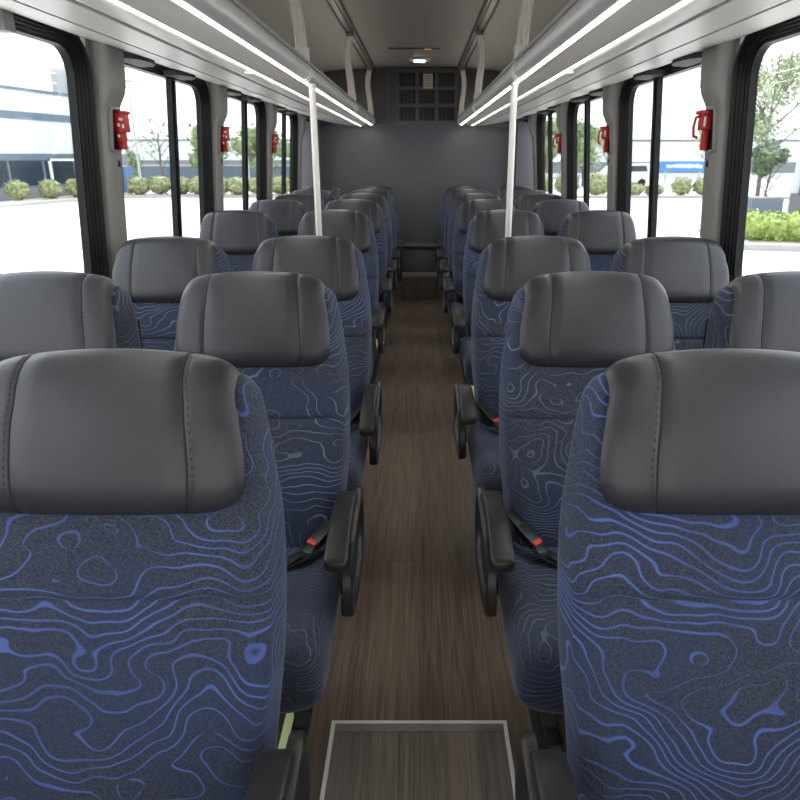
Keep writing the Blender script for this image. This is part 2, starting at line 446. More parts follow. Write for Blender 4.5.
def skirt_mesh(sg):
    mb = MB()
    cx, cz = -.1, -.1
    def ring(x, s): return [(x, cx + (y - cx) * s, cz + (z - cz) * s) for y, z in SKS]
    # smoothed outline
    SKS = []
    n = len(SK)
    for i in range(n):
        p0, p1, p2, p3 = [SK[(i + j) % n] for j in (-1, 0, 1, 2)]
        for t in (0, .25, .5, .75):
            q = []
            for c in (0, 1):
                a, b, d, e = p0[c], p1[c], p2[c], p3[c]
                q.append(.5 * (2 * b + (d - a) * t + (2 * a - 5 * b + 4 * d - e) * t * t + (3 * b - a - 3 * d + e) * t ** 3))
            SKS.append(tuple(q))
    x0 = sg * .010; x1 = sg * .034; xr = sg * .022
    mb.loft([ring(x0, .97), ring(x0 + sg * .002, 1), ring(x1 - sg * .004, 1), ring(x1, .96), ring(x1, .84), ring(x1 - sg * .003, .81), ring(xr, .78), ring(xr, .3)])
    return mb
def lever_mesh(sg):
    mb = MB()
    a, b = sorted((sg * .004, sg * .028))
    mb.box(a, b, -.276, -.226, -.128, -.092, .006)
    mb.box(a, b - .002, -.270, -.232, -.190, -.132, .006)
    return mb

def leg_mesh(xc):
    mb = MB()
    mb.box(xc - .022, xc + .022, -.53, -.19, .0, .022, .004)
    mb.loft([[(xc - .016, y0, z), (xc + .016, y0, z), (xc + .016, y1, z), (xc - .016, y1, z)] for z, y0, y1 in ((.02, -.47, -.24), (.12, -.43, -.27), (.20, -.44, -.25), (.255, -.52, -.2))])
    return mb
def frame_mesh():
    mb = MB()
    mb.box(-.205, .205, -.56, -.53, .235, .275, .006)
    mb.box(-.215, .215, -.24, -.20, .25, .300, .006)
    for x in (-.20, .20): mb.box(x - .015, x + .015, -.53, -.12, .252, .296, .005)
    mb.box(-.2, .2, -.53, -.21, .28, .296)
    return mb
def back_shell_mesh():
    mb = MB()
    zs = [.40, .5, .62, .74, .86, .96, 1.0]
    rows = []
    for z in zs:
        w = curve(WO, z) - .022; y = curve(FY, z) + curve(TH, z)
        rows.append([(w * u, y + .008 - .014 * abs(u) ** 6, z) for u in (-1, -.97, -.9, -.7, -.35, 0, .35, .7, .9, .97, 1)])
    rows = [[(p[0], p[1] - .025, p[2] - .004) for p in rows[0]]] + rows + [[(p[0], p[1] - .025, p[2] + .006) for p in rows[-1]]]
    mb.loft(rows, closed=False)
    return mb
def web_mesh(sg):
    """flat lap-belt band across the cushion from the buckle"""
    mb = MB()
    pts = [(.168, -.285, .452), (.135, -.315, .438), (.09, -.345, .428), (.03, -.37, .4265), (-.05, -.375, .4265), (-.12, -.35, .427), (-.17, -.30, .432), (-.20, -.245, .438), (-.215, -.20, .435)]
    r = []
    for i, p in enumerate(pts):
        a = Vector(pts[max(i - 1, 0)]); b = Vector(pts[min(i + 1, len(pts) - 1)])
        t = (b - a); t.z = 0; t.normalize(); s = Vector((-t.y, t.x, 0)) * .023
        p = Vector(p); q = []
        for d, h in ((-1, 0.001), (1, 0.001), (1, .004), (-1, .004)):
            v = p + s * d + Vector((0, 0, h)); v.x *= sg; q.append(v)
        r.append(q)
    mb.loft(r)
    return mb
def xform(mb, mat):
    mb.v = [tuple(mat @ Vector(p)) for p in mb.v]; return mb
def buckle_mats(sg):
    return Matrix.Translation((sg * .185, -.262, .474)) @ Matrix.Rotation(sg * -.75, 4, 'Z') @ Matrix.Rotation(.50, 4, 'X')
def buckle_mesh(sg):
    mb = MB()
    mb.box(-.021, .021, -.034, .036, -.011, .011, .006)
    mb.box(-.014, .014, .030, .085, -.005, .005, .003)         # stalk
    mb.box(-.016, .016, -.062, -.030, -.003, .003, .002)       # tongue
    return xform(mb, buckle_mats(sg))
def button_mesh(sg):
    mb = MB(); mb.box(-.016, .016, -.0375, -.022, -.008, .0125, .003)
    return xform(mb, buckle_mats(sg))
def slider_mesh(sg):
    mb = MB(); mb.box(-.028, .028, -.014, .014, -.006, .007, .004)
    return xform(mb, Matrix.Translation((sg * .115, -.33, .440)) @ Matrix.Rotation(sg * .7, 4, 'Z') @ Matrix.Rotation(sg * -.25, 4, 'Y'))

def make_seat(sg, arm, fab):
    """sg = side of the aisle as seen from the seat centre (+1: aisle at +x)"""
    r = empty('bus_seat')
    backrest_mesh().build('backrest', M[fab], r, angle=60)
    hc = leather_mesh().build('headrest_cover', M['leather'], r, angle=60); tag(hc, 'charcoal leather headrest cover')
    for q in (-1, 1): seam_mesh(q).build('seam', M['seam'], hc)
    cu = cushion_mesh().build('cushion', M[fab], r, angle=60)
    if sg < 0 and arm: cu.location.x = -.028
    back_shell_mesh().build('back_shell', M['black'], r)
    frame_mesh().build('seat_frame', M['black_metal'], r)
    leg_mesh(sg * .135).build('leg', M['black_metal'], r); leg_mesh(-sg * .16).build('leg', M['black_metal'], r)
    if fab == 'fabric': return finish_seat(r, sg, arm)
    w = web_mesh(sg).build('seat_belt', M['web'], r)
    slider_mesh(sg).build('belt_slider', M['black'], w)
    bk = buckle_mesh(sg).build('buckle', M['black'], r)
    tag(button_mesh(sg).build('release_button', M['redbutton'], bk), 'red release button')
    return finish_seat(r, sg, arm)

def finish_seat(r, sg, arm):
    if arm:
        p = armrest_pad_mesh().build('armrest', M['black'], r, angle=50)
        p.location = (sg * (.262 if sg > 0 else .291), -.262, .605)
        skirt_mesh(sg).build('side_panel', M['black'], p, angle=40)
        lever_mesh(sg).build('recline_lever', M['blackdeep'], p)
    return r

ROWY = [1.083, 1.898, 2.799, 4.208, 5.251, 6.12, 6.874, 7.675]
AL = [-.505, -.452, -.450, -.500, -.495, -.49, -.485, -.48]
AR = [.512, .478, .462, .511, .492, .488, .485, .482]
WL = [None, -1.030, -.990, -1.075, -1.045, -1.04, -1.03, -1.02]
WR = [None, 1.045, .995, 1.05, 1.03, 1.02, 1.01, 1.00]
ORD = ['first', 'second', 'third', 'fourth', 'fifth', 'sixth', 'seventh', 'last']
NEAR_L = ['blue patterned seat nearest the camera, left of the aisle, cut by the frame',
          'second seat from camera left of the aisle, whole armrest and red buckle visible',
          'third seat from camera left of the aisle, headrest meeting the foot of the left pole',
          'fourth seat from the camera left of the aisle, headrest crossed by the left pole']
NEAR_R = ['blue patterned seat nearest the camera, right of the aisle, cut by the frame',
          'second seat from camera right of the aisle, whole armrest and red buckle visible',
          'third seat from camera right of the aisle, headrest meeting the foot of the right pole',
          'fourth seat from the camera right of the aisle, headrest crossed by the right pole']
def aisle_label(i, side, near):
    if i < 4: return near[i]
    if i == 7: return 'last seat against the rear bulkhead in the file %s of the aisle' % side
    return '%s seat from the camera %s of the aisle, mostly hidden behind nearer seats' % (ORD[i], side)
def win_label(i, side):
    if i == 1: return 'nearest seat under the %s windows, dark leather headrest cut by photo edge' % side
    if i == 7: return 'last seat under the %s windows, small headrest by the rear bulkhead' % side
    return '%s seat from the camera along the %s windows, leather headrest beside the glass' % (ORD[i - 1], side)
protos = {}
def place_seat(key, sg, arm, fab, x, y, label, group, armrot=0):
    if key not in protos:
        protos[key] = make_seat(sg, arm, fab); o = protos[key]
    else:
        o = copy_tree(protos[key])
    o.location = (x, y, 0)
    tag(o, label, 'seat', group)
    for ch in o.children:
        if ch.name.startswith('armrest'):
            ch.rotation_euler = (armrot, 0, 0)
            if key.endswith('a'): ch.location.z -= .035
    return o
for i in range(8):
    fab = 'fabric' if i == 0 else 'fabric_sheen'
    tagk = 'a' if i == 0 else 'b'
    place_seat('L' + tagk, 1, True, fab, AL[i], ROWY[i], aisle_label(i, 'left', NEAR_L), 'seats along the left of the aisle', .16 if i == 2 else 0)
    if i == 0: protos['La'].scale = (1.08, 1, 1)
    place_seat('R' + tagk, -1, True, fab, AR[i], ROWY[i], aisle_label(i, 'right', NEAR_R), 'seats along the right of the aisle')
    if i == 0: protos['Ra'].scale = (1.08, 1, 1)
    if WL[i] is not None:
        dy = -.03 if i > 1 else 0
        place_seat('WL', 1, False, 'fabric_sheen', WL[i], ROWY[i] + dy, win_label(i, 'left'), 'seats under the left windows')
        place_seat('WR', -1, False, 'fabric_sheen', WR[i], ROWY[i] + dy, win_label(i, 'right'), 'seats under the right windows')

# ------------------------------------------------------------------ bus shell
YB, Y0 = 8.35, -2.2
WS = {-1: 1.235, 1: 1.175}
def wx(sd, z, o):        # wall face; o = inward offset
    return sd * (WS[sd] + .07 * (1.80 - min(z, 1.80)) - o)
PS = {-1: [2.87, 4.42, 5.96, 7.48], 1: [2.86, 4.42, 5.93, 7.45]}
ZS, ZT = .86, 1.865
SNAME = {-1: 'left', 1: 'right'}

def rrect(y0, y1, z0, z1, r, n=6):
    pts = []
    for cy, cz, a0 in ((y1 - r, z1 - r, 0), (y0 + r, z1 - r, PI / 2), (y0 + r, z0 + r, PI), (y1 - r, z0 + r, 3 * PI / 2)):
        for k in range(n + 1):
            a = a0 + PI / 2 * k / n
            pts.append((cy + r * math.cos(a), cz + r * math.sin(a)))
    return pts

fl = MB(); fl.box(-1.40, 1.40, Y0, YB, -.10, 0)
# floor with the hatch opening is drawn as one slab; the hatch sits flush in its frame
tag(fl.build('floor', M['floor'], smooth=False), kind='structure')

winno = 0
for sd in (-1, 1):
    w = MB()
    def B(y0, y1, z0, z1, o0=0.0, th=.06):
        pts = []
        for y in (y0, y1):
            pts.append([(wx(sd, z0, o0), y, z0), (wx(sd, z1, o0), y, z1), (wx(sd, z1, -th), y, z1), (wx(sd, z0, -th), y, z0)])
        w.loft(pts)
    B(Y0, YB, ZT, 2.40)
    opens = []
    ys = [-.9] + PS[sd]
    for k in range(5):
        a = (-.9 if k == 0 else PS[sd][k - 1] + .18)
        b = PS[sd][k] - .03 if k < 4 else YB - .06
        opens.append((a, b))
    edges = [Y0] + [v for ab in opens for v in ab] + [YB]
    for k in range(0, len(edges), 2): B(edges[k], edges[k + 1], ZS, ZT)
    w.build('wall_' + SNAME[sd], M['wall'], smooth=False)['kind'] = 'structure'
    lw = MB()
    pr = []
    for y in (Y0, YB):
        pr.append([(wx(sd, ZS, .0), y, ZS), (wx(sd, ZS, -.03), y, ZS - .05), (sd * 1.385, y, .55), (sd * 1.385, y, 0), (sd * 1.43, y, 0), (sd * 1.43, y, ZS)])
    lw.loft(pr); lw.build('trim_%d' % (1 if sd < 0 else 2), M['lower'], smooth=False)['kind'] = 'structure'
    # windows: ribbed rubber gasket, glass, slim dark mullion
    for k, (a, b) in enumerate(opens):
        winno += 1
        win = empty('window_%d' % winno, (wx(sd, ZS, 0), (a + b) / 2, ZS)); win['kind'] = 'structure'
        g = MB()
        ox, oy, oz = win.location
        def R(s_side, s_top, s_bot, o, r):
            return [(wx(sd, z, o) - ox, y - oy, z - oz) for y, z in rrect(a + s_side, b - s_side, ZS + s_bot, ZT - s_top, r)]
        prof = [(-.010, .0, -.012, .010, .15), (.0, .006, 0, .016, .15), (.008, .012, .01, .013, .145), (.012, .016, .015, .002, .14), (.021, .022, .02, .002, .138), (.025, .026, .03, -.007, .135), (.034, .032, .035, -.007, .13),
                (.038, .036, .04, -.016, .125), (.047, .042, .045, -.016, .12), (.051, .046, .05, -.025, .115), (.060, .054, .06, -.025, .105), (.061, .056, .06, -.055, .10)]
        g.loft([R(*p) for p in prof], cap=False)
        g.build('rubber_seal', M['blackdeep'], win, angle=25)
        gm = MB(); gm.loft([R(.058, .052, .055, -.034, .105), R(.058, .052, .055, -.038, .105)])
        gm.build('window_pane', M['glass'] if k == 0 else M['glass2'], win, smooth=False)
        if 0 < k < 4:
            ym = PS[sd][k - 1] + .97
            mm = MB()
            def mr(z, hw, o0, o1): return [(wx(sd, z, o0) - ox, ym - hw - oy, z - oz), (wx(sd, z, o0) - ox, ym + hw - oy, z - oz), (wx(sd, z, o1) - ox, ym + hw - oy, z - oz), (wx(sd, z, o1) - ox, ym - hw - oy, z - oz)]
            mm.loft([mr(z, .030, -.016, -.045) for z in (ZS + .05, 1.3, ZT - .05)])
            mm.loft([mr(z, .012, -.008, -.03) for z in (ZS + .05, 1.3, ZT - .05)])
            mm.build('mullion', M['blackdeep'], win, smooth=False)

fw_ = MB(); fw_.box(-1.42, 1.42, Y0 - .06, Y0, 0, .55); fw_.box(-1.42, 1.42, Y0 - .06, Y0, 1.80, 2.45); fw_.box(-.05, .05, Y0 - .06, Y0, .55, 1.8)  # unseen front end, put in and its openings sized to limit frontal light
fw_.build('wall_front', M['lower'], smooth=False)['kind'] = 'structure'
# pillar covers
pc = {-1: ['foremost and largest', 'second', 'third', 'rearmost'], 1: ['foremost and largest', 'second', 'third', 'rearmost']}
def cover_off(z):      # inward protrusion of the moulded cover
    return .030 + .035 * sst(1.585, 1.70, z)
for sd in (-1, 1):
    for k, s in enumerate(PS[sd]):
        o_ = empty('pillar_cover', (wx(sd, .86, 0), s, .86))
        m = MB(); rings = []
        zz = [.80, .82, 1.0, 1.2, 1.40, 1.54, 1.58, 1.61, 1.64, 1.67, 1.70, 1.74, 1.80, 1.86, 1.90]
        for z in zz:
            po = cover_off(z); y1 = .145 + .012 * sst(1.6, 1.7, z)
            prof = [(0, -.02), (0, po - .016), (.004, po - .006), (.014, po), (.05, po + .003), (.075, po + .003 ), (y1 - .03, po + .006), (y1 - .016, po + .004), (y1 - .004, po - .006), (y1, po - .02), (y1, -.02)]
            rings.append([(wx(sd, z, p) - o_.location.x, y, z - .86) for y, p in prof])
        m.loft(rings)
        m.build('moulding', M['cover'], o_, angle=40)
        # screw head and slot
        c = MB()
        x = wx(sd, 1.80, cover_off(1.8) + .006) - o_.location.x
        c.tube([(x + sd * .004, .128, 1.775 - .86), (x - sd * .002, .128, 1.775 - .86)], .008, 12)
        c.build('screw', M['alu'], o_)
        c = MB(); x = wx(sd, 1.41, .036) - o_.location.x
        c.box(x - .004, x + .004, .095, .105, 1.40 - .86, 1.425 - .86, .002)
        c.build('slot', M['blackdeep'], o_)
        nm = 'grey moulded pillar cover between the %s windows, %s of the four' % (SNAME[sd], pc[sd][k])
        tag(o_, nm, 'pillar cover', 'pillar covers between the windows')

# red emergency hammers in their holders on the first three pillars each side
def hammer(sd, s, label):
    z0, z1 = 1.455, 1.625
    X = wx(sd, 1.54, .034)
    o = empty('emergency_hammer', (X, s + .085, 1.54))
    f = MB()
    ho = rrect(-.050, .040, -.085, .085, .014, 4); hi = rrect(-.040, .030, -.075, .075, .010, 4)
    tilt = lambda y, z: sd * (-.1 * z)
    f.loft([[(tilt(y, z) + sd * .008, y, z) for y, z in ho], [(tilt(y, z) - sd * .012, y, z) for y, z in ho], [(tilt(y, z) - sd * .012, y, z) for y, z in hi], [(tilt(y, z) - sd * .002, y, z) for y, z in hi]])
    f.cur = 1
    f.build('holder', M['cover'], o, angle=30)
    pl = MB(); pl.loft([[(tilt(y, z) - sd * .003, y, z) for y, z in hi], [(tilt(y, z) - sd * .005, y, z) for y, z in hi]])
    pl.build('backing_plate', M['blackdeep'], o, smooth=False)
    b = MB()
    # head block, grip loop and tail
    a, c = sorted((-sd * .004, -sd * (.050 if sd < 0 else .058)))
    if sd < 0:
        b.box(a, c, -.012, .040, -.010, .062, .007)
        b.box(a, c * .7 if c > 0 else c, -.004, .034, -.046, -.006, .006)
        b.box(a, a + .030, .004, .030, -.074, -.040, .005)
        b.box(a, c + .006, -.006, .044, .058, .070, .005)
    else:
        b.box(a + .012, c, -.008, .036, -.002, .060, .007)
        b.box(a, c, -.012, .040, .056, .072, .006)
        b.box(c - .026, c - .002, .0, .028, -.078, .0, .006)
        b.tube([(a + .018, .012, .055), (a - .004, .014, .045), (a - .010, .014, .010), (a - .006, .014, -.022), (a + .010, .014, -.030)], .006, 8)
    b.build('hammer', M['red'], o, angle=40)
    t = MB()
    if sd < 0:      # white print on the red block, too small to read in the photo
        for (x0, y0, zz0, ww, hh) in ((.028, 0, .034, .016, .009), (.020, 0, .012, .009, .012), (.038, 0, .006, .007, .014), (.016, 0, -.028, .008, .010)):
            t = MB(); t.box(x0, x0 + ww, -.0128, -.0118, zz0, zz0 + hh); t.build('print', M['white'], o, smooth=False)
    else:
        t.box(a + .020, a + .028, -.0088, -.0078, .012, .048); t.build('print', M['white'], o, smooth=False)
    tag(o, label, 'emergency hammer', 'red emergency hammers on the pillars')
for sd in (-1, 1):
    for k, nm in enumerate(('nearest', 'middle', 'farthest')):
        hammer(sd, PS[sd][k] - (.0 if sd < 0 else 0), '%s of three red emergency hammers in holders on the %s pillars' % (nm, SNAME[sd]))

# ------------------------------------------------------------------ ceiling
cl = MB()
cp = [(-1.30, 2.18), (-1.22, 2.25), (-1.08, 2.30), (-.85, 2.335), (-.60, 2.35), (-.42, 2.362), (.34, 2.362), (.52, 2.35), (.78, 2.335), (1.0, 2.30), (1.14, 2.25), (1.24, 2.18)]
cl.loft([[(x, y, z) for x, z in cp] + [(x, y, z + .05) for x, z in reversed(cp)] for y in (Y0, YB)])
tag(cl.build('ceiling', M['ceil'], smooth=True, angle=50), kind='structure')

# ------------------------------------------------------------------ luggage racks
XC = -.043
YR0, YR1 = -1.6, 8.30
def rack(sd):
    def X(h): return XC + sd * h
    tx, tz, tr = X(.497), 1.808, .039
    root = empty('luggage_rack', (tx, 3, tz))
    L = lambda x, y, z: (x - tx, y - 3, z - tz)
    t = MB()
    n = 28
    t.loft([[L(tx + tr * math.cos(2 * PI * k / n), y, tz + tr * math.sin(2 * PI * k / n)) for k in range(n)] for y in (YR0, YR1)])
    t.build('edge_rail', M['tube'], root, angle=50)
    xw = wx(sd, 1.83, .0)
    hw = abs(xw - XC)
    p = MB()
    under = [(.505, 1.776), (.530, 1.784), (.565, 1.777), (.603, 1.757), (.610, 1.757), (.612, 1.762)]
    outer = [(.642, 1.7625), (.648, 1.7588), (.690, 1.7585), (.716, 1.765), (.722, 1.767)]
    outer2 = [(.728, 1.761), (.90, 1.784), (.905, 1.790)]
    last = [(.918, 1.794), (.922, 1.788), (hw - .10, 1.826), (hw - .02, 1.845)]
    def sheet(mb, pts, th=.012):
        mb.loft([[L(X(h), y, z) for h, z in pts] + [L(X(h), y, z + th) for h, z in reversed(pts)] for y in (YR0, YR1)])
    sheet(p, under); p.build('lower_panel', M['rack'], root, angle=40)
    p = MB(); sheet(p, outer); p.build('shelf_panel', M['rack'], root, angle=18)
    p = MB(); sheet(p, outer2); p.build('shelf_panel', M['rack'], root, angle=18)
    p = MB(); sheet(p, last); p.build('wall_panel', M['rack'], root, angle=18)
    p = MB()
    sheet(p, [(.626, 1.770), (.655, 1.776), (.66, 1.776)], .012)
    sheet(p, [(.715, 1.775), (.735, 1.775)], .01)
    sheet(p, [(.895, 1.800), (.92, 1.810), (.935, 1.805)], .012)
    sheet(p, [(hw - .112, 1.836), (hw - .10, 1.838)], .008)
    p.build('groove_trim', M['darkgap'], root, smooth=False)
    p = MB()
    sheet(p, [(.46, 1.835), (.56, 1.85), (.9, 1.86), (hw - .03, 1.90)], .012)
    p.build('shelf_board', M['ceil'], root, smooth=False)
    # LED strips
    e = MB()
    e.loft([[L(X(.497 + .040 * math.cos(a)), y, tz + .0405 * math.sin(a)) for a in [math.radians(v) for v in (-98, -90, -80, -70, -62)]] + [L(X(.497 + .034 * math.cos(a)), y, tz + .034 * math.sin(a)) for a in [math.radians(v) for v in (-62, -80, -98)]] for y in (YR0, YR1 - .02)])
    tag(e.build('light_strip', M['led'], root, smooth=False), 'glowing white strip along the rail')
    e = MB()
    e.loft([[L(X(h), y, z) for h, z in ((.6135, 1.7585), (.6225, 1.7590), (.6225, 1.763), (.6135, 1.762))] for y in (YR0, YR1 - .03)])
    tag(e.build('light_strip', M['led'], root, smooth=False), 'thin glowing white strip under the rack')
    e = MB()  # added strip hidden behind the rail, only there to brighten the ceiling
    e.loft([[L(X(h), y, z) for h, z in ((.62, 1.872), (.66, 1.874), (.66, 1.882), (.62, 1.880))] for y in (YR0, YR1 - .05)])
    tag(e.build('light_strip', M['cove'], root, smooth=False), 'added glow strip on top of the rack to brighten the ceiling')
    # slim joint rings on the outer strip
    j = MB()
    for y in (3.0, 4.75):
        j.box(*sorted((L(X(.600), 0, 0)[0], L(X(.65), 0, 0)[0])), y - 3 - .004, y - 3 + .004, 1.748 - tz, 1.764 - tz, .002)
    j.build('joint_clip', M['tube'], root)
    tag(root, 'long overhead luggage rack with glowing light strips above the %s seats' % SNAME[sd], 'luggage rack', 'overhead luggage racks')
rack(-1); rack(1)

# dark window-shade brackets under the rack beside the pillars
for sd in (-1, 1):
    for k in range(4):
        s = PS[sd][k]
        for q, (ya, yb) in enumerate(((.18, .50), (.80, 1.06))):
            if k == 3 and q == 1: continue
            b = MB()
            ym = s + (ya + yb) / 2; hl = (yb - ya) / 2
            xi = wx(sd, 1.80, .10); xo = wx(sd, 1.80, -.005)
            pts = []
            for t in range(9):
                a = PI * t / 8
                pts.append((xo - sd * (abs(xo - xi)) * math.sin(a) ** .6, ym - hl * math.cos(a)))
            b.loft([[(x - xo, y - ym, 0) for x, y in pts], [(x - xo, y - ym, .022) for x, y in pts]])
            o = b.build('shade_bracket', M['bracket'], smooth=False)
            o.location = (xo, ym, 1.812)
            where = 'just behind' if q == 0 else 'above the mullion behind'
            tag(o, 'dark curved shade bracket over the %s windows, %s the %s pillar' % (SNAME[sd], where, ('nearest', 'second', 'third', 'rearmost')[k]), 'bracket', 'dark shade brackets above the windows')
b = MB(); b.box(-.03, .02, -.03, .03, -.035, .03, .006)
o = b.build('shade_latch', M['cover'], smooth=True); o.location = (-1.235, 2.30, 1.825)
tag(o, 'small grey block at the top of the nearest left window', 'latch')

# ceiling tracks + hangers
def track(sd):
    x0 = XC + sd * .492
    t = MB()
    prof = [(-.045, 0), (-.045, -.014), (-.036, -.022), (-.028, -.014), (-.018, -.014), (-.010, -.024), (.010, -.024), (.018, -.014), (.028, -.014), (.036, -.022), (.045, -.014), (.045, 0)]
    t.loft([[(x, y - 3, z) for x, z in prof] for y in (-1.5, 8.30)])
    o = t.build('ceiling_track', M['trackm'], angle=25); o.location = (x0, 3, 2.357)
    tag(o, 'ribbed grey metal track along the ceiling above the %s rack' % SNAME[sd], 'ceiling track', 'ceiling tracks')
track(-1); track(1)
HY = {-1: [3.50, 5.95, 8.18], 1: [3.42, 5.88, 8.20]}
def hanger(sd, y, label):
    xt = XC + sd * .494; xb = XC + sd * .497
    o = empty('rack_hanger', (xb, y, 1.845))
    b = MB()
    prof = []
    for k in range(56):     # three-ribbed oval bar
        a = 2 * PI * k / 56
        c_, s_ = spow(math.cos(a), .6), spow(math.sin(a), .8)
        prof.append((.028 * c_, .017 * s_ * (1 + .34 * math.cos(PI * 3 * c_))))
    rings = []
    for t in range(15):
        u = t / 14
        z = .02 + u * (2.335 - 1.865)
        x = lerp(0, xt - xb, u) + sd * .022 * math.sin(PI * u) - sd * .010 * math.sin(2 * PI * u)
        rings.append([(x + px, py, z) for px, py in prof])
    b.loft(rings); b.build('bar', M['alu'], o, angle=50)
    c = MB()
    c.loft([[(.034 * spow(math.cos(2 * PI * k / 28), .6), .026 * spow(math.sin(2 * PI * k / 28), .7), z) for k in range(28)] for z in (-.012, .060)])
    c.build('socket', M['tube'], o, angle=40)
    rg = MB()
    tz = 1.808 - 1.845
    rr = []
    for yy in (-.037, -.030):
        rr.append([(.044 * math.cos(2 * PI * k / 28), yy, tz + .044 * math.sin(2 * PI * k / 28)) for k in range(28)])
    rg.loft(rr); rg.v += []
    rg2 = []
    for yy in (.030, .037):
        rg2.append([(.0425 * math.cos(2 * PI * k / 28), yy, tz + .0425 * math.sin(2 * PI * k / 28)) for k in range(28)])
    rg.loft(rg2)
    rg.build('clamp_ring', M['alu'], o, angle=40)
    tpc = MB(); tpc.box(xt - xb - .030, xt - xb + .030, -.045, .045, .462, .492, .006)
    tpc.build('track_mount', M['trackm'], o)
    tag(o, label, 'hanger', 'curved hangers between rack and ceiling')
for sd in (-1, 1):
    for y, nm in zip(HY[sd], ('nearest', 'middle', 'farthest')):
        hanger(sd, y, '%s of three curved ribbed metal hangers holding the %s rack to the ceiling' % (nm, SNAME[sd]))

# grab poles
for sd, x, y in ((-1, -.500, 3.50), (1, .437, 3.50)):
    o = empty('grab_pole', (x, y, 0))
    p = MB()
    ring = []
    for k in range(24):
        a = 2 * PI * k / 24
        r = .0150 * (1 + .05 * math.cos(6 * a))
        ring.append((r * math.cos(a), r * math.sin(a)))
    p.loft([[(a, b, z) for a, b in ring] for z in (.01, 1.755)])
    p.build('tube', M['polea'], o, angle=60)
    f = MB(); f.loft([[(r * math.cos(2 * PI * k / 24), r * math.sin(2 * PI * k / 24), z) for k in range(24)] for r, z in ((.045, 0), (.045, .006), (.022, .02), (.022, .03))])
    f.build('floor_flange', M['tube'], o, angle=30)
    f = MB(); f.loft([[(r * math.cos(2 * PI * k / 24), r * math.sin(2 * PI * k / 24), z) for k in range(24)] for r, z in ((.0180, 1.742), (.0180, 1.757))])
    f.build('collar', M['polea'], o, angle=30)
    tag(o, 'pale upright grab pole under the %s rack, rising behind the third headrest' % SNAME[sd], 'grab pole', 'upright grab poles')

# ------------------------------------------------------------------ rear bulkhead
bk = MB(); bk.box(-1.42, 1.42, YB, YB + .06, 0, 2.45)
tag(bk.build('wall_rear', M['bulk'], smooth=False), kind='structure')
side = MB(); side.box(-1.34, -1.13, 8.10, YB, .0, 1.80, .01)
side.build('trim_3', M['bulk'], smooth=True)['kind'] = 'structure'
side = MB(); side.box(1.075, 1.30, 8.16, YB, .0, 1.80, .01)
side.build('trim_4', M['bulk'], smooth=True)['kind'] = 'structure'
cab = empty('bulkhead_cabinet', (0, YB, 1.77))
c = MB(); c.box(-1.10, 1.02, -.045, 0, .0, .53, .004)
c.build('panel', M['bulkup'], cab)
c = MB(); c.box(-1.10, 1.02, -.060, -.040, -.018, .012, .004)
for x in (-.345, .50):
    c.box(x - .012, x + .012, -.053, -.04, .02, .55, .003)
c.box(-.62, -.60, -.052, -.04, .02, .55, .002)
c.build('edge_strip', M['bulk'], cab)
g = MB()
for r in range(3):
    for q in range(3):
        x0 = -.225 + q * .215; z0 = .045 + r * .175
        g.box(x0, x0 + .175, -.052, -.044, z0, z0 + .135, .002)
g.build('vent_insert', M['grille'], cab)
s_ = MB()
for q in range(4): s_.box(-.262 + q * .215, -.228 + q * .215, -.058, -.044, .02, .545, .003)
for r in range(4): s_.box(-.262, .42, -.0585, -.044, .008 + r * .175, .040 + r * .175, .003)
for r in range(3):
    for q in range(3):
        for k in range(3): s_.box(-.225 + q * .215 + .042 + k * .044, -.222 + q * .215 + .042 + k * .044, -.0545, -.050, .045 + r * .175, .18 + r * .175)
s_.build('grille_frame', M['bulk'], cab)
tag(cab, 'dark cabinet panel with a square vent grille high on the rear bulkhead', 'cabinet')
n_ = MB(); n_.box(-.052, .052, -.004, 0, -.075, .075, .001)
n_.cur = 1
for k in range(5): n_.box(-.036, .036 - .01 * (k % 3), -.005, -.0038, .045 - k * .024, .053 - k * .024)
o = n_.build('notice', [M['notice'], M['greytrim']], cab, smooth=False); o.location = (.088, -.060, .445)
tag(o, 'small cream notice')

# ceiling lamp + slot vent
lm = empty('ceiling_lamp', (-.005, 7.62, 2.362))
b = MB(); b.box(-.105, .105, -.06, .06, -.024, 0, .008); b.build('housing', M['white'], lm)
b = MB(); b.box(-.055, .055, -.035, .035, -.036, -.02, .008); b.build('lens', M['lamp'], lm)
tag(lm, 'small lit white lamp on the ceiling near the rear bulkhead', 'lamp')
sl = empty('ceiling_vent', (-.05, 6.9, 2.362))
b = MB(); b.box(-.245, .245, -.04, .04, -.010, 0, .004); b.build('frame', M['ceil'], sl)
b = MB()
for k in range(4): b.box(-.232, .232, -.030 + k * .016, -.020 + k * .016, -.013, -.008)
b.box(-.235, .235, -.033, .033, -.0115, -.009); b.build('slot', M['blackdeep'], sl, smooth=False)
b = MB(); b.box(.09, .15, -.012, .012, -.018, -.010, .002); b.build('indicator', M['amber'], sl)
tag(sl, 'thin dark slot vent with an amber spot on the ceiling before the lamp', 'vent')

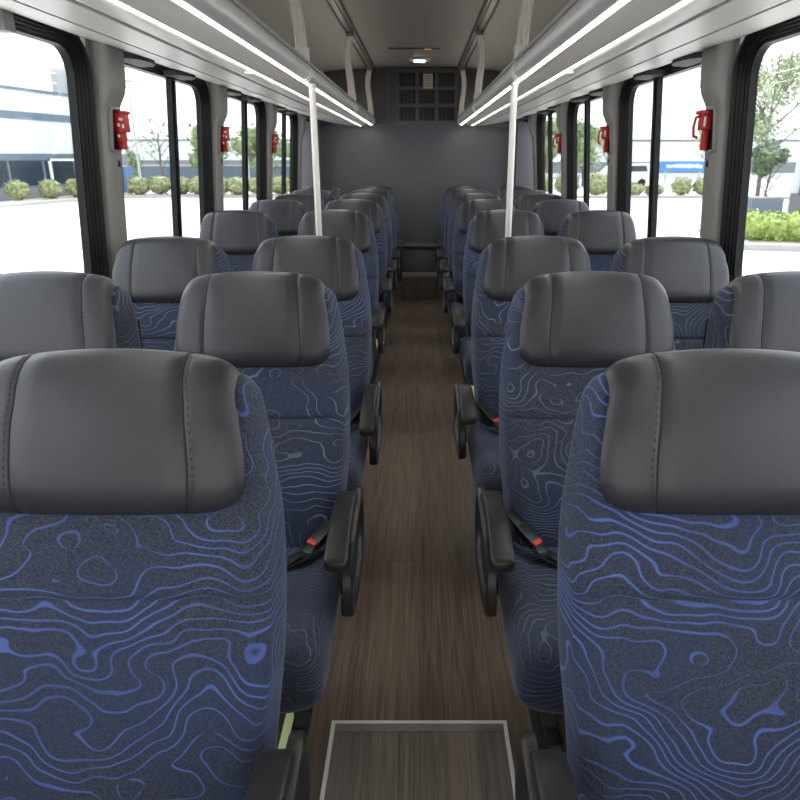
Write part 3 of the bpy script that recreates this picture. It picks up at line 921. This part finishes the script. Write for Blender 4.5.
# ------------------------------------------------------------------ floor details
ht = empty('floor_hatch', (0, .95, 0))
b = MB(); b.box(-.226, .222, -.55, .478, .0, .004); b.build('hatch_panel', M['hatch'], ht, smooth=False)
b = MB()
for x0, x1 in ((-.238, -.227), (.223, .234)): b.box(x0, x1, -.56, .514, .0, .008, .002)
b.box(-.238, .234, .506, .516, .0, .008, .002); b.build('edge_trim', M['trimw'], ht)
b = MB(); b.box(-.227, .223, .480, .507, .0, .006, .001); b.build('hinge_plate', M['greytrim'], ht)
tag(ht, 'plank-faced floor hatch with bright metal edging in the aisle', 'hatch')
for sd, x in ((-1, -.318), (1, .316)):
    b = MB(); b.box(-.017, .017, -3.2, 3.9, 0, .012, .003); b.box(-.006, .006, -3.2, 3.9, .010, .014)
    o = b.build('seat_track', M['black_metal']); o.location = (x, 3.4, 0)
    tag(o, 'black floor track under the seats along the %s of the aisle' % SNAME[sd], 'seat track', 'floor seat tracks')
    b = MB(); b.box(-.012, .012, -3.2, 3.9, 0, .006, .002)
    o = b.build('floor_marker', M['greenstrip']); o.location = (x + sd * .036, 3.4, 0)
    tag(o, 'pale green strip on the floor beside the %s seat track' % SNAME[sd], 'floor strip', 'pale green floor strips')
st = empty('rear_step', (-.005, 7.37, 0))
b = MB(); b.box(-.187, .187, 0, .32, 0, .218); b.build('riser', M['hatch'], st, smooth=False)
b = MB(); b.box(-.190, .190, -.012, .30, .214, .232, .004); b.build('tread', M['greytrim'], st)
b = MB(); b.box(-.187, .187, -.05, .0, 0, .012, .003); b.build('threshold', M['floor'], st)
st.name = 'aisle_step'
tag(st, 'low dark step closing the far end of the aisle floor', 'step')
ec = empty('engine_cover', (-.005, 7.70, 0))
b = MB(); b.box(-.19, .19, 0, .58, 0, .49, .01); b.build('housing', M['bulk'], ec)
b = MB(); b.box(-.20, .20, -.012, .03, .480, .512, .008); b.build('top_edge', M['black'], ec)
tag(ec, 'dark raised box behind the step at the end of the aisle', 'cover')

# ------------------------------------------------------------------ outdoors
G = -.95
gm = MB(); gm.box(-140, 140, -60, 200, G - .2, G)
tag(gm.build('ground', M['tarmac'], smooth=False), kind='structure')

def leaves(mb, centre, rad, count, size, sq=(1, 1, 1), shell=.75, seed=0):
    rnd = random.Random(seed)
    for _ in range(count):
        while True:
            d = Vector((rnd.uniform(-1, 1), rnd.uniform(-1, 1), rnd.uniform(-1, 1)))
            if .05 < d.length < 1: break
        d.normalize()
        r = rad * (shell + (1.05 - shell) * rnd.random()) * (1 + .25 * noise.noise(d * 2.3 + Vector((seed, 0, 0))))
        p = Vector(centre) + Vector((d.x * sq[0], d.y * sq[1], d.z * sq[2])) * r
        a = Vector((rnd.uniform(-1, 1), rnd.uniform(-1, 1), rnd.uniform(-1, 1))).normalized()
        b = a.cross(d + Vector((.01, .02, .03))).normalized()
        s = size * rnd.uniform(.6, 1.3)
        i = [mb.pt(p + a * s), mb.pt(p + b * s * .55), mb.pt(p - a * s), mb.pt(p - b * s * .55)]
        mb.face(i)
def blob(mb, centre, rad, sq=(1, 1, 1), seed=0, sub=3, amp=.25):
    bm = bmesh.new(); bmesh.ops.create_icosphere(bm, subdivisions=sub, radius=1)
    for v in bm.verts:
        d = v.co.normalized()
        r = rad * (1 + amp * noise.noise(d * 2.3 + Vector((seed, 0, 0))) + amp * .5 * noise.noise(d * 6 + Vector((seed, 3, 0))))
        v.co = Vector(centre) + Vector((d.x * sq[0], d.y * sq[1], d.z * sq[2])) * r
    mb.add_bm(bm)

def bush(x, y, r, h, mat, label, group, seed, z=G, cat='bush'):
    o = empty('shrub', (x, y, z))
    m = MB(); blob(m, (0, 0, h * .5), r * .9, (1, 1, h / (2 * r)), seed)
    leaves(m, (0, 0, h * .5), r, 420, r * .11, (1, 1, h / (2 * r)), .82, seed)
    m.build('foliage', M[mat], o, smooth=False)
    s = MB()
    for k in range(4):
        a = k * 1.7 + seed
        s.tube([(0.05 * math.cos(a), .05 * math.sin(a), -.02), (.3 * r * math.cos(a), .3 * r * math.sin(a), h * .4)], .03, 5)
    s.build('stem', M['bark'], o)
    tag(o, label, cat, group)

def tree(x, y, h, crown, mat, label, group, seed, dens=1200, leafs=.12, shell=.3, trunk=.12, z=G, sqz=1.0, base=.38, tinyblob=False):
    o = empty('tree', (x, y, z))
    rnd = random.Random(seed)
    t = MB()
    top = Vector((0, 0, h * (base + .12)))
    t.tube([(0, 0, -.05), (.05 * rnd.uniform(-1, 1), .05, h * base * .5), (.1 * rnd.uniform(-1, 1), .0, h * base), (0, 0, h * .72), (0, 0, h * .95)], [trunk, trunk * .85, trunk * .7, trunk * .35, trunk * .1], 8)
    for k in range(9):
        a = k * 2.4 + rnd.random(); zz = h * (base * .8 + .05 * k)
        L = crown * rnd.uniform(.6, .95)
        e = Vector((L * math.cos(a), L * math.sin(a), min(h * .95, zz + h * .22)))
        b0 = Vector((0, 0, zz))
        mid = b0.lerp(e, .5) + Vector((0, 0, .06 * h * rnd.random()))
        t.tube([b0, mid, e], [trunk * .4, trunk * .25, trunk * .08], 5)
        for q in range(3):
            e2 = mid + Vector((rnd.uniform(-1, 1), rnd.uniform(-1, 1), rnd.uniform(0, 1))) * crown * .4
            t.tube([mid, e2], [trunk * .15, trunk * .05], 4)
    t.build('trunk', M['bark'], o)
    m = MB()
    cz = h * (base + 1) / 2
    for k in range(9):
        a = rnd.uniform(0, 2 * PI); rr = crown * rnd.uniform(.25, .7)
        c = (rr * math.cos(a), rr * math.sin(a), cz + rnd.uniform(-.3, .34) * h * (1 - base) * sqz)
        leaves(m, c, crown * rnd.uniform(.35, .55), dens // 9, leafs, (1, 1, .85), shell, seed + k)
        if tinyblob: blob(m, c, crown * .33, (1, 1, .85), seed + k, 2, .4)
    m.build('crown', M[mat], o, smooth=False)
    tag(o, label, 'tree', group)

# --- left side, seen through the windows
# long office building, slightly turned to the bus
ob = empty('office_building', (-24.5, 33.0, G), math.atan2(1, .155) - PI / 2)
# local frame: +y along the facade away from the camera, facade plane x=0, body to -x
def part(name, mat, x0, x1, y0, y1, z0, z1, bev=0): 
    m = MB(); m.box(x0, x1, y0, y1, z0, z1, bev); return m.build(name, mat, ob, smooth=False)
BY0, BY1 = -22, 17.5
part('wall', M['bwhite'], -16, 0, BY0, BY1, .9, 5.95)
part('parapet', M['bblue'], -16.1, .12, BY0 - .1, BY1 + .1, 5.93, 6.10)
part('band', M['bblue'], -16.0, .06, BY0 - .05, BY1 + .05, 4.38, 4.80)
part('fascia', M['bblue'], -16.0, .10, BY0 - .05, BY1 + .05, 2.16, 2.52)
part('base_wall', M['bgrey'], -16.0, .04, BY0 - .05, BY1 + .05, 0, .62)
fr = part('window_frame', M['bblue'], -15.9, .03, BY0, BY1, .62, 2.16)
for k in range(13):
    y = BY0 + .3 + k * 3.0
    m = MB(); m.box(.0, .055, y, y + 2.75, .74, 2.12); m.build('pane', M['bglass'], fr, smooth=False)
m = MB()
prof = [(-.55, 0), (-.55, 1.35)] + [(-.55 * math.cos(a), 1.35 + .55 * math.sin(a)) for a in [PI * k / 10 for k in range(1, 10)]] + [(.55, 1.35), (.55, 0)]
m.loft([[(-2.0, 16.7 + p, 6.05 + q) for p, q in prof], [(-.9, 16.7 + p, 6.05 + q) for p, q in prof]])
m.build('roof_vent', M['greypole'], ob, smooth=False)
tag(ob, 'long white office building with dark bands beyond the left windows', 'building')
tw = empty('white_tower', (-19.4, 47.0, G)); tw.name = 'gatehouse'
m = MB(); m.box(-1.5, .45, -1, .2, 0, 6.3); m.build('wall', M['bwhite'], tw, smooth=False)
m = MB(); m.box(-1.55, .50, -1.05, .25, 1.85, 2.5); m.build('band', M['bgrey'], tw, smooth=False)
m = MB(); m.box(-1.6, .75, -1.15, .3, .2, 1.75); m.build('blue_panel', M['bpanel'], tw, smooth=False)
tag(tw, 'narrow pale building with a blue base behind the nearest left hammer', 'building')
gf = empty('gate_frame', (-20.9, 41.2, G))
m = MB(); m.box(-.06, .06, -.06, .06, 0, 2.25)
m.build('post', M['white'], gf); m = MB(); m.box(1.75, 1.87, -.06, .06, 0, 2.25); m.build('post', M['white'], gf)
m = MB(); m.box(-.06, 1.87, -.06, .06, 2.13, 2.25); m.build('crossbar', M['white'], gf)
tag(gf, 'white post and crossbar frame at the end of the office building', 'gate frame')

kb = MB()
def strip(mb, pts, w, z0, z1):
    rings = []
    for i, p in enumerate(pts):
        a = Vector(pts[max(0, i - 1)]); b = Vector(pts[min(len(pts) - 1, i + 1)])
        t = (b - a).normalized(); n_ = Vector((-t.y, t.x))
        q = Vector(p)
        l, r = q + n_ * w / 2, q - n_ * w / 2
        rings.append([(l.x, l.y, z0), (r.x, r.y, z0), (r.x, r.y, z1), (l.x, l.y, z1)])
    mb.loft(rings)
CL = [(-26.5, 5), (-22.5, 24), (-20.5, 34.8), (-19.2, 40.4), (-18.0, 43.0), (-13.5, 44.0), (-9.5, 43.5), (-4, 43.5)]
strip(kb, CL, .35, G, G + .16)
tag(kb.build('kerb', M['kerb'], smooth=False), 'pale concrete kerb edging the car park beyond the left windows', 'kerb')
dm = MB()
D2 = [(-27.8, 5), (-24.0, 24), (-22.2, 34.9), (-20.8, 41.2), (-19.0, 45.0), (-13.5, 45.8), (-9.5, 45.3), (-4, 45.3)]
dm.loft([[(a[0], a[1], G + .0), (b[0], b[1], G + .0), (b[0], b[1], G + .14), (a[0], a[1], G + .14)] for a, b in zip(CL, D2)])
tag(dm.build('planting_bed', M['dirt'], smooth=False), 'tan mulch bed behind the left kerb', 'planting bed')
for k, (x, y, r, h) in enumerate([(-22.95, 37.6, .62, 1.1), (-21.75, 38.9, .62, 1.1), (-20.75, 40.4, .62, 1.1), (-19.95, 41.8, .6, 1.1)]):
    bush(x, y, r, h, 'bushA', 'round olive bush before the office building, %s from the photo edge' % ('first', 'second', 'third', 'fourth')[k], 'bushes before the office building', 10 + k, z=G + .1)
for k in range(8):
    x = -17.4 + k * 1.25; y = 44.6 + .35 * math.sin(k)
    bush(x, y, .74, 1.14 + .06 * math.sin(k * 2), 'bushA', 'clipped olive shrub in the row past the nearest left pillar, %s from the left' % ('first', 'second', 'third', 'fourth', 'fifth', 'sixth', 'seventh', 'eighth')[k], 'row of clipped shrubs left', 30 + k, z=G + .1)
fw = empty('fence_wall', (-26, 66, G))
m = MB(); m.box(-6, 34, -.1, .1, 0, 1.5); m.build('panel', M['bblue'], fw, smooth=False)
m = MB(); m.box(-6, 34, -.15, .15, 1.5, 1.68); m.build('rail', M['kerb'], fw, smooth=False)
tag(fw, 'low slate blue fence wall beyond the left shrubs', 'fence')
for k, (x, y, h, c, mt, dn, lf, sh) in enumerate([(-24.5, 60.0, 3.6, 1.9, 'treeM', 1500, .2, .5), (-30.5, 75, 6.0, 3.4, 'treeP', 260, .15, .2), (-22.0, 62.0, 6.6, 2.2, 'treeP', 240, .13, .2), (-17.5, 62, 5.2, 2.4, 'treeM', 900, .2, .3),
                                            (-12.5, 58, 4.6, 2.4, 'treeM', 1600, .2, .4), (-9.0, 60, 4.9, 2.4, 'treeD', 1600, .2, .4), (-6.0, 64, 5.5, 2.6, 'treeM', 1500, .2, .4), (-38, 80, 4.4, 3.2, 'treeM', 1500, .25, .4)]):
    lab = ['bushy green tree just behind the left shrubs', 'thin pale tree far beyond the left lamp posts', 'bare thin pale tree beside the first left mullion', 'loose mid green tree beyond the left fence wall',
           'leafy tree filling the second sliding window on the left', 'dark green tree seen past the second left pillar', 'green tree seen through the farthest left windows', 'distant green tree near the end of the left buildings'][k]
    tree(x, y, h, c, mt, lab, 'trees beyond the left windows', 60 + k, dn, lf, sh, base=.25, tinyblob=mt != 'treeP')
for k, (x, y, h) in enumerate([(-22.2, 57.5, 7.7), (-12.3, 52, 6.8)]):
    lp = empty('lamp_post', (x, y, G))
    m = MB(); m.tube([(0, 0, 0), (0, 0, h)], [.11, .07], 8); m.build('post', M['greypole'], lp)
    m = MB(); m.box(-.35, .35, -.15, .15, h, h + .14, .03); m.build('lamp_head', M['greypole'], lp)
    tag(lp, ['tall pale lamp post seen in the first left sliding window', 'pale lamp post seen past the second left pillar'][k], 'lamp post', 'car park lamp posts')
# shed-like far buildings
def far_building(name, x, y, w, d, h, label, rz=0, band=True):
    o = empty(name, (x, y, G), rz)
    m = MB(); m.box(-w / 2, w / 2, 0, d, 0, h); m.build('wall', M['bwhite'], o, smooth=False)
    m = MB(); m.box(-w / 2 - .1, w / 2 + .1, -.1, d + .1, h, h + .25); m.build('roof_edge', M['bgrey'], o, smooth=False)
    if band:
        m = MB(); m.box(-w / 2 + .5, w / 2 - .5, -.06, .05, h * .15, h * .45); m.build('window_band', M['bgrey'], o, smooth=False)
    tag(o, label, 'building')
far_building('warehouse', -22, 95, 50, 12, 4.2, 'low pale building far beyond the left fence wall')

# --- right side
KR = [(8.2, 8), (8.7, 18.9), (9.3, 23), (10.6, 34), (12.6, 42.8), (17.5, 43.0), (30, 40)]
kb = MB(); strip(kb, [(5.0, 43.2), (12.4, 43.2), (17.5, 43.0), (30, 40)], .35, G, G + .16)
tag(kb.build('kerb', M['kerb'], smooth=False), 'far concrete kerb of the car park beyond the right windows', 'kerb')
kb = MB(); strip(kb, [(16.2, 17.3), (8.75, 19.0), (8.9, 19.4), (11.7, 27.2)], .35, G, G + .16)
tag(kb.build('kerb', M['kerb'], smooth=False), 'near kerb below the bright hedge in the right front window', 'kerb')
hg = MB()
rnd = random.Random(5)
for k in range(9):
    c = (8.9 + .62 * k, 20.0 - .17 * k + .7, G + .42)
    blob(hg, c, .60, (1, 1.1, .72), 80 + k, 2, .15); leaves(hg, c, .66, 420, .075, (1, 1.1, .75), .85, 80 + k)
hg.v = [(x - 9, y - 20, z - G) for x, y, z in hg.v]
o = hg.build('hedge', M['bushB'], smooth=False); o.location = (9, 20, G)
tag(o, 'low bright yellow-green hedge in the right front window', 'hedge')
pb = MB(); pb.loft([[(x_, y_, z_) for x_, y_ in ((-.15, -.95), (7.2, -2.5), (12, 7.0), (3.0, 7.0))] for z_ in (0, .13)])
o = pb.build('planting_bed', M['dirt'], smooth=False); o.location = (9.0, 20.2, G)
tag(o, 'tan planting bed under the bright hedge on the right', 'planting bed')
pl = empty('planter', (12.2, 25.6, G))
m = MB(); m.box(-.55, .55, -.5, .5, .13, 1.0, .03); m.build('tub', M['bblue'], pl)
m = MB(); m.box(-.48, .48, -.43, .43, .95, 1.02); m.build('soil', M['dirt'], pl, smooth=False)
tag(pl, 'square slate planter behind the bright hedge on the right', 'planter')
tree(12.9, 26.7, 2.95, .85, 'treeD', 'dark rounded evergreen tree over the slate planter on the right', 'trees beyond the right windows', 90, 2800, .07, .5, .06, base=.36, tinyblob=True)
tree(15.3, 32.5, 7.0, 2.4, 'treeP', 'tall pale spring tree behind the planter in the right front window', 'trees beyond the right windows', 91, 4200, .09, .15, .12, base=.30)
hs = empty('white_building', (14.25, 27.6, G), -math.atan2(14.2, 27.6))
m = MB(); m.box(0, 8, 0, 9, 1.05, 4.15); m.build('wall', M['bwhite'], hs, smooth=False)
m = MB(); m.box(-.04, 8.1, -.06, 9, .0, 1.05); m.build('base_wall', M['bgrey'], hs, smooth=False)
m = MB(); m.box(-.06, 8.1, -.12, 9, 4.15, 4.4); m.build('roof_edge', M['bwhite'], hs, smooth=False)
f = MB(); f.box(.24, 2.6, -.06, .05, 1.0, 2.55); f = f.build('window_frame', M['bblue'], hs, smooth=False)
m = MB(); m.box(.33, 2.5, -.08, .02, 1.1, 2.45); m.build('pane', M['bglass'], f, smooth=False)
tag(hs, 'white building with grey base at the right edge of the photo', 'building')
for k, (x, y, r, h) in enumerate([(16.9, 46.6, .68, 1.12), (18.3, 46.6, .68, 1.12), (13.4, 45.2, .66, .8), (14.75, 45.4, .62, .75), (11.3, 46, .8, 1.4), (9.5, 46.5, .85, 1.5), (7.7, 46.5, .8, 1.5)]):
    lab = ['round bush under the blue sign, the left one of a pair', 'round bush under the blue sign, next to the nearest right pillar', 'low bush left of the first right mullion', 'low bush just behind the first right mullion',
           'green bush in the second sliding window on the right, nearest its pillar', 'green bush in the second sliding window on the right, by its mullion', 'green bush in the third sliding window on the right'][k]
    bush(x, y, r, h, 'bushA', lab, 'bushes beyond the right windows', 110 + k)
sg = empty('sign', (24.0, 66.0, G))
m = MB(); m.box(-2.2, 1.9, -.1, .1, 1.08, 1.95); m.build('sign_board', M['signblue'], sg, smooth=False)
m = MB(); rnd = random.Random(3)
x = -1.7
while x < 1.5:
    w_ = rnd.uniform(.12, .26)
    m.box(x, x + w_, -.125, -.10, 1.34 + rnd.uniform(0, .06), 1.66 + rnd.uniform(-.04, .08)); x += w_ + .07
m.build('lettering', M['white'], sg, smooth=False)
for xx in (-1.7, 1.4):
    m = MB(); m.box(xx - .08, xx + .08, -.06, .06, 0, 1.1); m.build('post', M['greypole'], sg)
tag(sg, 'long blue sign board with white lettering beyond the right sliding window', 'sign')
far_building('warehouse', 33, 82, 44, 14, 3.9, 'long grey building behind the blue sign on the right')
vn = empty('van', (16.7, 60, G))
m = MB(); prof = [(-2.3, .35), (-2.3, 1.0), (-1.6, 1.15), (-1.0, 1.75), (2.1, 1.8), (2.3, 1.2), (2.3, .35)]
m.loft([[(p, -.85, q) for p, q in prof], [(p, .85, q) for p, q in prof]]); m.build('body', M['white'], vn, smooth=False)
m = MB(); m.loft([[(p, y, q) for p, q in ((-1.35, 1.18), (-.9, 1.62), (1.7, 1.66), (1.85, 1.2))] for y in (-.87, .87)]); m.build('window_glass', M['bglass'], vn, smooth=False)
for xx in (-1.45, 1.45):
    for yy in (-.86, .66):
        m = MB(); m.tube([(xx, yy, .33), (xx, yy + .2, .33)], .33, 16); m.build('wheel', M['blackdeep'], vn)
tag(vn, 'white parked van beyond the first sliding window on the right', 'van')
for k, (x, y, h, c, mt, dn) in enumerate([(24.0, 60, 6.0, 1.9, 'treeP', 260), (13.5, 60, 5.0, 2.4, 'treeM', 1500), (10.0, 58, 5.2, 2.4, 'treeM', 1500), (7.0, 60, 5.0, 2.2, 'treeD', 1300), (19.0, 74, 5.2, 2.2, 'treeP', 500)]):
    lab = ['thin pale tree above the blue sign', 'leafy tree in the second sliding window on the right', 'green tree past the second right mullion', 'dark tree in the third sliding window on the right', 'faint distant tree over the grey building'][k]
    tree(x, y, h, c, mt, lab, 'trees beyond the right windows', 140 + k, dn, .17, .3, base=.25, tinyblob=mt != 'treeP')

# ------------------------------------------------------------------ light, world, camera
w = bpy.data.worlds.new('World'); S.world = w; w.use_nodes = True
nt = w.node_tree; bg = nt.nodes['Background']
tc = N(nt, 'ShaderNodeTexCoord'); sp = N(nt, 'ShaderNodeSeparateXYZ'); nt.links.new(tc.outputs['Generated'], sp.inputs[0])
r = N(nt, 'ShaderNodeMapRange'); r.inputs['From Min'].default_value = 0; r.inputs['From Max'].default_value = .6
nt.links.new(sp.outputs['Z'], r.inputs['Value'])
nt.links.new(mix_col(nt, r.outputs[0], (1.0, 1.0, 1.0), (0.86, 0.93, 1.0)), bg.inputs['Color'])
bg.inputs['Strength'].default_value = 2.6
sun = bpy.data.lights.new('sun', 'SUN'); sun.energy = 5.0; sun.angle = math.radians(8); sun.color = (1, .97, .92)
so = bpy.data.objects.new('sun', sun); COL.objects.link(so)
so.rotation_euler = (math.radians(-38), 0, 0)        # from over the rear of the bus

cam = bpy.data.cameras.new('camera'); co = bpy.data.objects.new('camera', cam); COL.objects.link(co)
co.location = (0, 0, H)
th = math.atan((400 - 156) / 690.)
co.rotation_euler = (PI / 2 - th, 0, 0)
cam.sensor_width = 36; cam.lens = 690 / 800 * 36; cam.shift_x = -20 / 800
cam.dof.use_dof = True; cam.dof.focus_distance = 1.9; cam.dof.aperture_fstop = 8
cam.clip_start = .02; cam.clip_end = 500
S.camera = co
S.view_settings.view_transform = 'Standard'; S.view_settings.look = 'None'
S.view_settings.gamma = 1; S.view_settings.exposure = 0.06
S.view_settings.use_curve_mapping = False
